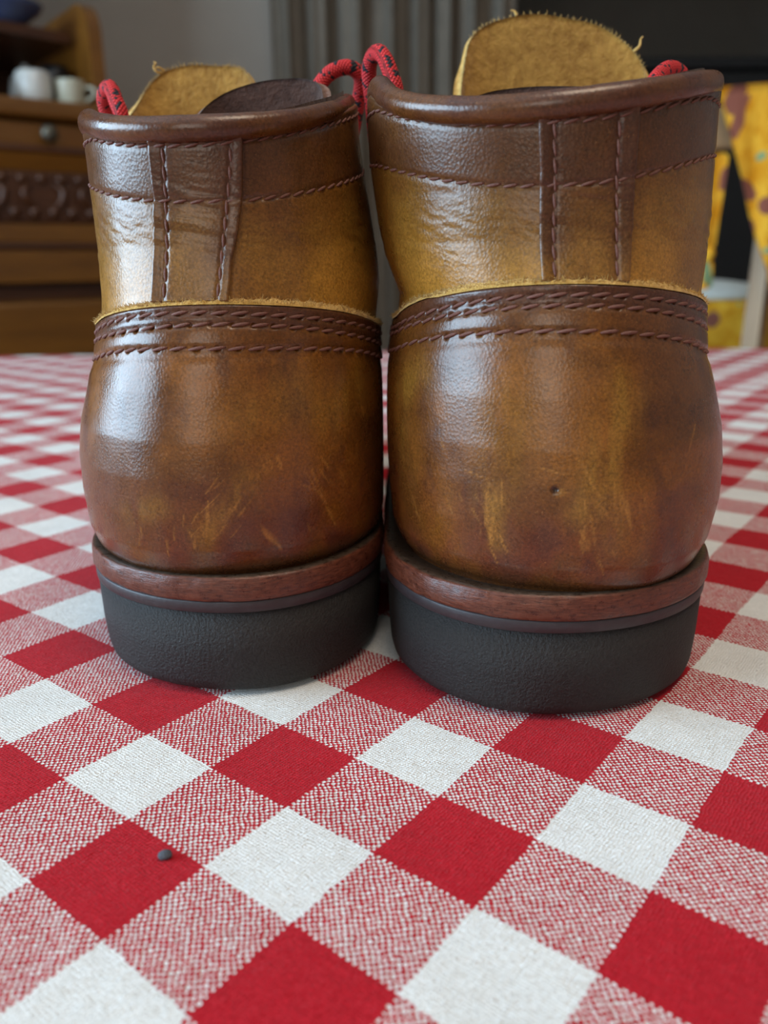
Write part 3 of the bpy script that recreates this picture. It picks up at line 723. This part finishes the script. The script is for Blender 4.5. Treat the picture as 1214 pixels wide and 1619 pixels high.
def mat_welt():
    t = NT('burnished_welt'); c = t.coord()
    n = t.noise(t.mapping(c, (60, 60, 420)), 6, 4, .65); n2 = t.noise(c, 700, 4, .7)
    f = t.math('ADD', t.math('MULTIPLY', n, .6), t.math('MULTIPLY', n2, .4))
    geo = t.n('ShaderNodeNewGeometry'); sep = t.n('ShaderNodeSeparateXYZ'); t.put(sep.inputs[0], geo.outputs['Normal'])
    topf = t.range(sep.outputs[2], .80, .97)  # upward faces: fibrous brown, coloured darker to paint in the shade under the upper
    side = t.mix(t.range(f, .38, .62), (.060, .016, .009), (.175, .050, .024))
    return t.set(color=t.mix(topf, side, t.mix(t.range(n2, .35, .65), (.028, .019, .013), (.085, .056, .038))), rough=t.range(n2, .3, .7, .22, .5), normal=t.bump(f, .35, .0008), spec=.5)
M['welt'] = mat_welt()
def mat_emit(name, c, s):
    t = NT(name); t.bsdf.inputs['Base Color'].default_value = (*c, 1); t.bsdf.inputs['Emission Color'].default_value = (*c, 1); t.bsdf.inputs['Emission Strength'].default_value = s
    return t.m
M['lampglass'] = mat_emit('lamp_glass', (1, .93, .84), 3.0)

# ------------------------------------------------------------------ the room
FZ, CZ = -.75, 1.72
XL_, XR_, YF_, YB_ = -2.0, 2.1, -2.0, 2.55
st = lambda o: tag(o, kind='structure')
def wall(name, m, boxes):
    bm = bmesh.new()
    for q in boxes: add_box(bm, *q)
    return st(obj_bm(name, bm, m))
st(box('floor', M['floor'], XL_-.1, XR_+.1, YF_-.1, 4.7, FZ-.1, FZ, 0))
st(box('ceiling', M['ceiling'], XL_-.1, XR_+.1, YF_-.1, 4.7, CZ, CZ+.1, 0))
wy0, wy1, wz0, wz1 = -.98, .78, .05, 1.20       # window in the left wall
wall('wall_left', M['wall'], [(XL_-.1, XL_, YF_-.1, wy0, FZ, CZ), (XL_-.1, XL_, wy1, YB_, FZ, CZ), (XL_-.1, XL_, wy0, wy1, FZ, wz0), (XL_-.1, XL_, wy0, wy1, wz1, CZ)])
rx0, rx1, rz0, rz1 = -.98, -.22, .12, 1.28       # window behind the camera
wall('wall_front', M['wall'], [(XL_, rx0, YF_-.1, YF_, FZ, CZ), (rx1, XR_+.1, YF_-.1, YF_, FZ, CZ), (rx0, rx1, YF_-.1, YF_, FZ, rz0), (rx0, rx1, YF_-.1, YF_, rz1, CZ)])
wall('wall_right', M['wall'], [(XR_, XR_+.1, YF_, 4.7, FZ, CZ)])
dx0, dx1, dz1 = .33, 2.0, 1.45                  # wide opening into the dark hall
wall('wall_back', M['wall'], [(XL_, dx0, YB_, YB_+.1, FZ, CZ), (dx1, XR_, YB_, YB_+.1, FZ, CZ), (dx0, dx1, YB_, YB_+.1, dz1, CZ)])
wall('wall_hall', M['hall'], [(.0, XR_, 4.6, 4.7, FZ, CZ), (.15, .25, YB_+.1, 4.6, FZ, CZ)])
def window(name, axis, a0, a1, z0, z1, pos):
    root = st(empty(name, (pos, (a0+a1)/2, z0) if axis == 'x' else ((a0+a1)/2, pos, z0)))
    hw, hh = (a1-a0)/2, z1-z0; bm = bmesh.new()
    bars = [(-hw, -hw+.05, 0, hh), (hw-.05, hw, 0, hh), (-hw, hw, 0, .05), (-hw, hw, hh-.05, hh), (-.02, .02, 0, hh)]
    for p0, p1, q0, q1 in bars:
        if axis == 'x': add_box(bm, -.03, .03, p0, p1, q0, q1)
        else: add_box(bm, p0, p1, -.03, .03, q0, q1)
    obj_bm('window_frame', bm, M['white'], root)
window('window_1', 'x', wy0, wy1, wz0, wz1, XL_+.03)
window('window_2', 'y', rx0, rx1, rz0, rz1, YF_+.03)
for nm, q in (('baseboard_back', (XL_, dx0, YB_-.015, YB_, FZ, FZ+.09)), ('baseboard_left', (XL_, XL_+.015, YF_, YB_-.02, FZ, FZ+.09)), ('baseboard_right', (XR_-.015, XR_, YF_, YB_, FZ, FZ+.09))):
    st(box(nm, M['white'], *q, .002))
# ceiling lamp (out of frame, gives the warm light from above)
cl = tag(empty('ceiling_lamp', (.3, -.2, CZ)), 'flat square white ceiling lamp above the near end of the table', 'lamp')
box('lamp_base', M['white'], -.23, .23, -.23, .23, -.03, 0, .004, cl); 

# curtain beside the opening
n = 220; u = np.linspace(0, 1, n)[:, None]; v = np.linspace(0, 1, 24)[None]
X = -.285+.645*u+0*v; ph = u*2*np.pi*8+1.3*np.sin(u*9)
Y = 2.44+.028*np.sin(ph)*(.75+.25*v)+.012*np.sin(ph*2.3+1)+0*v; Z = (FZ+.02)+(1.50-FZ-.02)*v+0*u
P = np.stack([X, Y, Z], -1).reshape(-1, 3); P2 = P+np.array([0, .004, 0]); gf = grid_faces(n, 24)
cu = tag(empty('curtain', (.03, 2.44, FZ)), 'taupe brown curtain hanging in folds beside the dark opening', 'curtain'); off = np.array([.03, 2.44, FZ])
mesh_np('curtain_cloth', np.concatenate([P, P2])-off, np.concatenate([gf, gf[:, ::-1]+len(P)]), M['curtain'], cu)
V, Fq, _, _ = tube_np(np.array([[-.34, 2.44, 1.52], [.42, 2.44, 1.52]])-off, .012, 12); mesh_np('curtain_rod', V, Fq, M['oak_dark'], cu)
for k in (-.31, .40):
    box('rod_bracket', M['oak_dark'], k-off[0]-.008, k-off[0]+.008, 0, YB_-.001-off[1], 1.51-FZ, 1.53-FZ, .002, cu)

# black cabinet in the hall
bc = tag(empty('cabinet', (1.40, 3.15, FZ)), 'low black cabinet standing in the dark hall behind the chair', 'cabinet')
box('cabinet_body', M['black'], -.60, .55, -.22, .22, .06, 1.42, .004, bc); box('cabinet_top', M['black'], -.62, .57, -.25, .24, 1.42, 1.455, .006, bc)
box('plinth', M['black'], -.58, .53, -.19, .21, 0, .06, .002, bc)
for k in (-.59, -.02):
    d = box('cabinet_door', M['black'], k+.01, k+.55, -.24, -.22, .10, 1.36, .004, bc); box('door_handle', M['pewter'], k+.27, k+.29, -.255, -.24, .68, .82, .003, d)

# ------------------------------------------------------------------ dresser, set across the corner
A = math.radians(38)
dr = tag(empty('dresser', (-.483, 1.66, FZ), A), 'old orange-brown oak dresser with carved drawer fronts and a raised shelf', 'dresser')
W = -1.10
box('carcass', M['oak'], W, -.004, .03, .46, .06, 1.085, .004, dr)
box('dresser_top', M['oak'], W-.03, .02, -.012, .47, 1.090, 1.121, .008, dr)
for x0, x1 in ((W+.01, W/2-.006), (W/2+.006, -.012)):
    d = box('drawer', M['oak'], x0, x1, .006, .03, 1.046, 1.086, .004, dr)
    for kx in (x0+.12, x1-.12):
        lathe('knob', M['pewter'], [(.004, 0), (.005, .008), (.012, .013), (.015, .019), (.011, .026), (.004, .028)], d, 20, 'y', (kx, .006, 1.066))
    d = box('carved_drawer', M['oak_dark'], x0, x1, .010, .03, .918, 1.005, .004, dr)
    # applied carving: two rows of beads, curved leaves and a scroll line
    k = 0; cx = x1-.035
    while cx > x0+.03:
        for zc, r in ((.993, .0095), (.936, .011)):
            bm = bmesh.new(); add_lathe(bm, [(r, 0), (r*.92, r*.45), (r*.6, r*.8), (r*.15, r*.95)], 16, axis='y', o=(cx-(.018 if zc < .95 else 0), .010, zc))
            obj_bm('carved_bead', bm, M['oak_dark'], d, True)
        if k % 3 == 0:
            for sg in (-1, 1):
                pts = [(cx+sg*.012, .008, .940), (cx+sg*.030, .004, .955), (cx+sg*.034, .003, .972), (cx+sg*.020, .006, .985)]
                V, Fq, _, _ = tube_np(smooth_path(pts, 14), .007*np.sin(np.linspace(.25, 2.9, 14)), 8); mesh_np('carved_leaf', V, Fq, M['oak_dark'], d)
        cx -= .034; k += 1
box('waist_moulding', M['oak_dark'], W-.012, .010, -.004, .03, 1.034, 1.047, .005, dr)
bm = bmesh.new(); prof = [(.030, 1.034), (.000, 1.034), (.012, 1.006), (.030, 1.006)]
vs = [[bm.verts.new((x, y, z)) for y, z in prof] for x in (W, -.002)]
for i in range(4): bm.faces.new((vs[0][i], vs[0][(i+1) % 4], vs[1][(i+1) % 4], vs[1][i]))
bm.faces.new(vs[0]); bm.faces.new(vs[1][::-1]); obj_bm('cove_moulding', bm, M['oak'], dr)
box('lower_rail', M['oak'], W, -.002, .012, .03, .884, .917, .003, dr)
box('bead_moulding', M['oak_dark'], W-.008, .006, .000, .03, .872, .884, .005, dr)
box('apron', M['oak'], W, -.002, .004, .03, .814, .871, .003, dr)
bm = bmesh.new(); add_box(bm, W, -.002, .026, .032, .785, .813, 0); obj_bm('shadow_gap', bm, M['oak_dark'], dr)  # dark strip: the recess's shade is put into its colour
for x0, x1 in ((W+.01, W/2-.006), (W/2+.006, -.012)):
    for z0, z1 in ((.46, .78), (.10, .44)):
        d = box('drawer', M['oak'], x0, x1, .004, .03, z0, z1, .006, dr)
        for kx in (x0+.12, x1-.12): lathe('knob', M['pewter'], [(.004, 0), (.005, .008), (.012, .013), (.015, .019), (.011, .026), (.004, .028)], d, 20, 'y', (kx, .004, (z0+z1)/2))
box('plinth', M['oak_dark'], W, 0, .02, .45, 0, .06, .004, dr)
# raised back: two shaped uprights, a back board and a shelf
def upright(x0):
    pts = [(.035, 1.121), (.035, 1.248)]+[(.035+.060*(1-math.cos(a)), 1.248+.055*math.sin(a)) for a in np.linspace(.2, math.pi/2, 8)]+[(.44, 1.303), (.44, 1.121)]
    bm = bmesh.new(); L_ = [bm.verts.new((x0, y, z)) for y, z in pts]; R_ = [bm.verts.new((x0+.024, y, z)) for y, z in pts]
    bm.faces.new(L_); bm.faces.new(R_[::-1])
    for i in range(len(pts)): bm.faces.new((L_[i], L_[(i+1) % len(pts)], R_[(i+1) % len(pts)], R_[i]))
    return obj_bm('upright', bm, M['oak'], dr)
upright(-.026); upright(W+.016)
box('back_board', M['oak_dark'], W+.04, -.040, .43, .445, 1.121, 1.75, .002, dr)
bm = bmesh.new(); q = [(-.040, .10), (-.040, .43), (W+.04, .43), (W+.04, .10)]+[(W+.04+(-.08-W)*f, .10-.05*math.sin(math.pi*f)) for f in np.linspace(.05, .95, 18)]
lo = [bm.verts.new((x, y, 1.238)) for x, y in q]; hi = [bm.verts.new((x, y, 1.256)) for x, y in q]
bm.faces.new(lo[::-1]); bm.faces.new(hi)
for i in range(len(q)): bm.faces.new((lo[i], lo[(i+1) % len(q)], hi[(i+1) % len(q)], hi[i]))
obj_bm('shelf', bm, M['oak_dark'], dr)
def on_dresser(x, y, z):
    return (-.483+x*math.cos(A)-y*math.sin(A), 1.66+x*math.sin(A)+y*math.cos(A), FZ+z)
def crock(name, x, y, prof, m, label, cat, z=1.121, extra=None, group='crockery on the dresser'):
    root = tag(empty(name, on_dresser(x, y, z)), label, cat, group); lathe('body', m, prof, root, 32)
    if extra: extra(root)
    return root
def handle(m, r, z0, z1, dx=1):
    def f(root):
        V, Fq, _, _ = tube_np(smooth_path([(dx*r, 0, z1), (dx*(r+.016), 0, z1-.003), (dx*(r+.018), 0, (z0+z1)/2), (dx*r*.96, 0, z0)], 16), .0032, 8); mesh_np('handle', V, Fq, m, root)
    return f
crock('ceramic_jar', -.122, .075, [(.024, 0), (.029, .003), (.031, .020), (.031, .050), (.028, .056), (.025, .058), (.025, .055)], M['ceramic'], 'white ceramic jar on the dresser, largest pale pot in the row', 'jar')
def lid(root):
    lathe('lid', M['grey_cer'], [(.031, .052), (.029, .060), (.018, .070), (.006, .074)], root); lathe('lid_knob', M['grey_cer'], [(.004, .073), (.009, .079), (.006, .086)], root, 16)
crock('lidded_pot', -.105, .165, [(.022, 0), (.030, .006), (.035, .030), (.031, .052), (.028, .053)], M['grey_cer'], 'grey stoneware pot with a domed lid behind the white jar', 'pot', extra=lid)
crock('cream_mug', -.062, .060, [(.022, 0), (.025, .003), (.026, .042), (.0265, .046), (.024, .046), (.0235, .043)], M['cream'], 'cream mug at the right end of the dresser top', 'mug', extra=handle(M['cream'], .026, .010, .036, 1))
crock('black_cup', -.062, .135, [(.014, 0), (.016, .002), (.022, .020), (.0235, .062), (.0245, .082), (.022, .082), (.021, .075)], M['black'], 'small dark cup behind the cream mug on the dresser', 'cup')
crock('cream_bowl', -.245, .060, [(.018, 0), (.020, .004), (.036, .026), (.039, .036), (.037, .036), (.034, .028)], M['cream'], 'wide cream bowl at the left end of the pale crockery', 'bowl')
crock('blue_dish', -.150, .130, [(.035, 0), (.040, .005), (.070, .028), (.076, .036), (.073, .037), (.066, .030)], M['blue'], 'dark blue dish on the raised dresser shelf', 'dish', z=1.256)

# ------------------------------------------------------------------ table and cloth
TCY, TA, TB, TN = .42, 1.02, .51, 3.0
tb = tag(empty('dining_table', (0, TCY, FZ)), 'oak dining table hidden under the red checked cloth', 'table')
def super_xy(a, ax, by): c, s = math.cos(a), math.sin(a); return (ax*math.copysign(abs(c)**(2/TN), c), by*math.copysign(abs(s)**(2/TN), s))
bm = bmesh.new(); rings = []
for g, z in ((-.010, .706), (-.004, .710), (-.004, .735), (-.008, .7465)):
    rings.append([bm.verts.new((*super_xy(2*math.pi*k/120, TA+g, TB+g), z)) for k in range(120)])
for a, b_ in zip(rings[:-1], rings[1:]):
    for k in range(120): bm.faces.new((a[k], a[(k+1) % 120], b_[(k+1) % 120], b_[k]))
bm.faces.new(rings[0][::-1]); bm.faces.new(rings[-1]); obj_bm('tabletop', bm, M['table'], tb)
for lx in (-.74, .74):
    for ly in (-.33, .33): lathe('leg', M['table'], [(.020, 0), (.026, .10), (.034, .45), (.038, .60), (.038, .706)], tb, 20, 'z', (lx, ly, 0))
box('apron', M['table'], -.70, .70, -.33, -.31, .62, .706, .002, tb); box('apron', M['table'], -.70, .70, .31, .33, .62, .706, .002, tb)

S_, YAW, TX_, TY_ = .02, .9094, .001985, -.11702
nr, na = 150, 360
V, GU, GV = [], [], []
rr = list(np.linspace(0, 1, nr)**.9)+[1.004, 1.007, 1.008]+[1.009]*10
drops = [0]*nr+[-.0012, -.004, -.009]+list(np.linspace(-.03, -.24, 10)); outs = [0]*nr+[.002, .005, .010]+list(np.linspace(.03, .24, 10))
ca, sa = math.cos(YAW), math.sin(YAW)
for i, r in enumerate(rr):
    for k in range(na):
        a = 2*math.pi*k/na; x, y = super_xy(a, TA*min(r, 1), TB*min(r, 1)); fx, fy = x, y
        if i >= nr:
            l = math.hypot(x, y) or 1; ox, oy = x/l, y/l; h = -drops[i]
            fold = (.5+.5*math.sin(26*a+1.5*math.sin(5*a)))*.10*h
            x += ox*((r-1)*.5+fold); y += oy*((r-1)*.5+fold); fx += ox*outs[i]; fy += oy*outs[i]
        y += TCY; fy += TCY; V.append((x, y, drops[i])); GU.append(fx); GV.append(fy)
V = np.array(V); GU = np.array(GU); GV = np.array(GV)
flat = np.arange(len(V)) < nr*na
V[flat, 2] -= .0012*fbm(V[flat, 0]*22, V[flat, 1]*22, 0, 3, 2)*np.clip((1-np.hypot(V[flat, 0]/1.1, (V[flat, 1]-TCY)/.55))*20, .2, 1)
wx = GU+.0016*(fbm(GU*14, GV*14, 0, 5, 2)-.5)*2; wy = GV+.0016*(fbm(GU*14, GV*14, 0, 9, 2)-.5)*2
gu = (ca*(wx+TX_)+sa*(wy+TY_))/S_; gv = (sa*(wx+TX_)-ca*(wy+TY_))/S_/1.03
Fq = np.array([(i*na+k, i*na+(k+1) % na, (i+1)*na+(k+1) % na, (i+1)*na+k) for i in range(len(rr)-1) for k in range(na)])
cloth = mesh_np('tablecloth', V, Fq, M['gingham'], None, True, dict(gu=gu, gv=gv))
tag(cloth, 'red and white gingham tablecloth spread under the boots', 'tablecloth')
bm = bmesh.new(); bmesh.ops.create_icosphere(bm, subdivisions=2, radius=.0013)
for v_ in bm.verts: v_.co = Vector((v_.co.x*1.0, v_.co.y*.9, v_.co.z*.55))*(1+.25*(random.random()-.5))
sp_ = obj_bm('lint_speck', bm, M['lint'], None, True); sp_.location = (-.0381, .1169, .0000); tag(sp_, 'tiny dark grey speck lying on a red square of the cloth', 'speck')

# ------------------------------------------------------------------ right background: chair with sunflower cover, side table
ch = tag(empty('dining_chair', (.40, 1.20, FZ)), 'pale wooden dining chair pushed up to the far side of the table', 'chair')
for lx in (-.21, .138):
    V, Fq, _, _ = tube_np(np.array([[lx, .03, 0], [lx, 0, .45], [lx-.004, .0, .72], [lx+.006, .012, 1.045]]), .0165, 4); mesh_np('back_post', V, Fq, M['pale_wood'], ch, False)
for lx in (-.21, .118):
    V, Fq, _, _ = tube_np(np.array([[lx, -.40, 0], [lx, -.39, .44]]), .016, 12); mesh_np('leg', V, Fq, M['pale_wood'], ch)
box('top_rail', M['pale_wood'], -.225, .235, -.010, .014, .985, 1.038, .006, ch)
box('seat', M['pale_wood'], -.24, .16, -.43, .012, .43, .455, .01, ch)
box('seat_rail', M['pale_wood'], -.21, .138, -.008, .008, .60, .64, .004, ch)

def cloth_sheet(name, m, outline_top, outline_bot, y, fold, parent, nu=50, nv=40, th=.004, off=(0, 0, 0)):
    tp, bt = smooth_path(outline_top, nu), smooth_path(outline_bot, nu); t = np.linspace(0, 1, nv)[None]
    X = bt[:, :1]+(tp[:, :1]-bt[:, :1])*t; Z = bt[:, 1:]+(tp[:, 1:]-bt[:, 1:])*t
    Y = y+fold*np.sin(X*150+Z*14)*(1.05-t)+0*Z; P = np.stack([X, Y, Z], -1)-np.array(off); n_ = nu*nv; gf = grid_faces(nu, nv); idx = np.arange(n_).reshape(nu, nv)
    rim = np.concatenate([idx[:, 0], idx[-1, 1:], idx[-2::-1, -1], idx[0, -2:0:-1]]); A_ = P.reshape(-1, 3)
    return mesh_np(name, np.concatenate([A_, A_+[0, th, 0]]), np.concatenate([gf, gf[:, ::-1]+n_, np.stack([rim, np.roll(rim, -1), np.roll(rim, -1)+n_, rim+n_], -1)]), m, parent)
cv = tag(empty('chair_cover', (.56, 1.17, .05)), 'yellow sunflower-print cloth cover hanging over the chair rail', 'chair cover'); co = (.56, 1.17, .05)
cloth_sheet('drape', M['sun'], [(.437, .303), (.50, .308), (.57, .306), (.66, .304)], [(.540, .040), (.58, -.02), (.64, -.05), (.72, -.05)], 1.165, .006, cv, off=co)
cloth_sheet('cover_top', M['sun'], [(.437, .306), (.50, .310), (.57, .308), (.66, .306)], [(.440, .296), (.50, .298), (.57, .297), (.66, .296)], 1.166, .001, cv, 30, 4, .06, off=co)
for nm, tp, bt in (('tie', [(.412, .225), (.424, .228), (.436, .222)], [(.396, .130), (.404, .128), (.412, .130)]),
                   ('tie', [(.445, .228), (.454, .230), (.463, .226)], [(.443, .112), (.452, .110), (.459, .112)]),
                   ('tie', [(.446, .090), (.452, .092), (.457, .090)], [(.434, .058), (.446, .054), (.460, .058)])):
    cloth_sheet(nm, M['sun'], tp, bt, 1.178, .004, cv, 16, 20, .004, off=co)
bm = bmesh.new(); bmesh.ops.create_icosphere(bm, subdivisions=3, radius=.009)
for v_ in bm.verts: v_.co = Vector((v_.co.x*.8, v_.co.y*.7, v_.co.z*1.3))*(1+.12*math.sin(v_.co.x*900+v_.co.z*700))
k_ = obj_bm('tie_knot', bm, M['sun'], cv, True); k_.location = (.451-co[0], 1.181-co[1], .101-co[2])

sd_ = tag(empty('side_table', (.60, 1.62, FZ)), 'small round side table under a yellow sunflower cloth', 'side table')
lathe('tabletop', M['pale_wood'], [(.15, .745), (.155, .75), (.155, .768), (.15, .772)], sd_, 40)
for a in range(3):
    V, Fq, _, _ = tube_np(np.array([[.13*math.cos(a*2.094), .13*math.sin(a*2.094), 0], [.09*math.cos(a*2.094), .09*math.sin(a*2.094), .745]]), .014, 10); mesh_np('leg', V, Fq, M['pale_wood'], sd_)
V = []; nk = 96; lev = [(.02, .0), (.15, .0), (.160, -.004), (.165, -.02), (.168, -.06), (.17, -.14), (.175, -.24)]
for r, z in lev:
    for k in range(nk):
        a = 2*math.pi*k/nk; f = 1+.05*math.sin(9*a)*min(1, -z*8); V.append((r*f*math.cos(a), r*f*math.sin(a), z))
Fq = [(i*nk+k, i*nk+(k+1) % nk, (i+1)*nk+(k+1) % nk, (i+1)*nk+k) for i in range(len(lev)-1) for k in range(nk)]+[tuple(range(nk))[::-1]]
sc_ = mesh_np('side_cloth', np.array(V), Fq, M['sun']); sc_.location = (.60, 1.62, FZ+.7735); tag(sc_, 'yellow sunflower cloth draped over the small side table', 'tablecloth')
pl = tag(empty('white_bowl', (.60, 1.60, FZ+.7745)), 'shallow white bowl upside down on the sunflower side cloth', 'bowl')
lathe('body', M['glass_white'], [(.118, 0), (.120, .004), (.112, .014), (.085, .026), (.04, .032), (.02, .033)], pl, 40)

make_boot('L', 'left boot of the brown leather pair, dark suede lining flap beside its shorter tongue')
make_boot('R', 'right boot of the brown leather pair, tall tan tongue and pit mark on the heel')
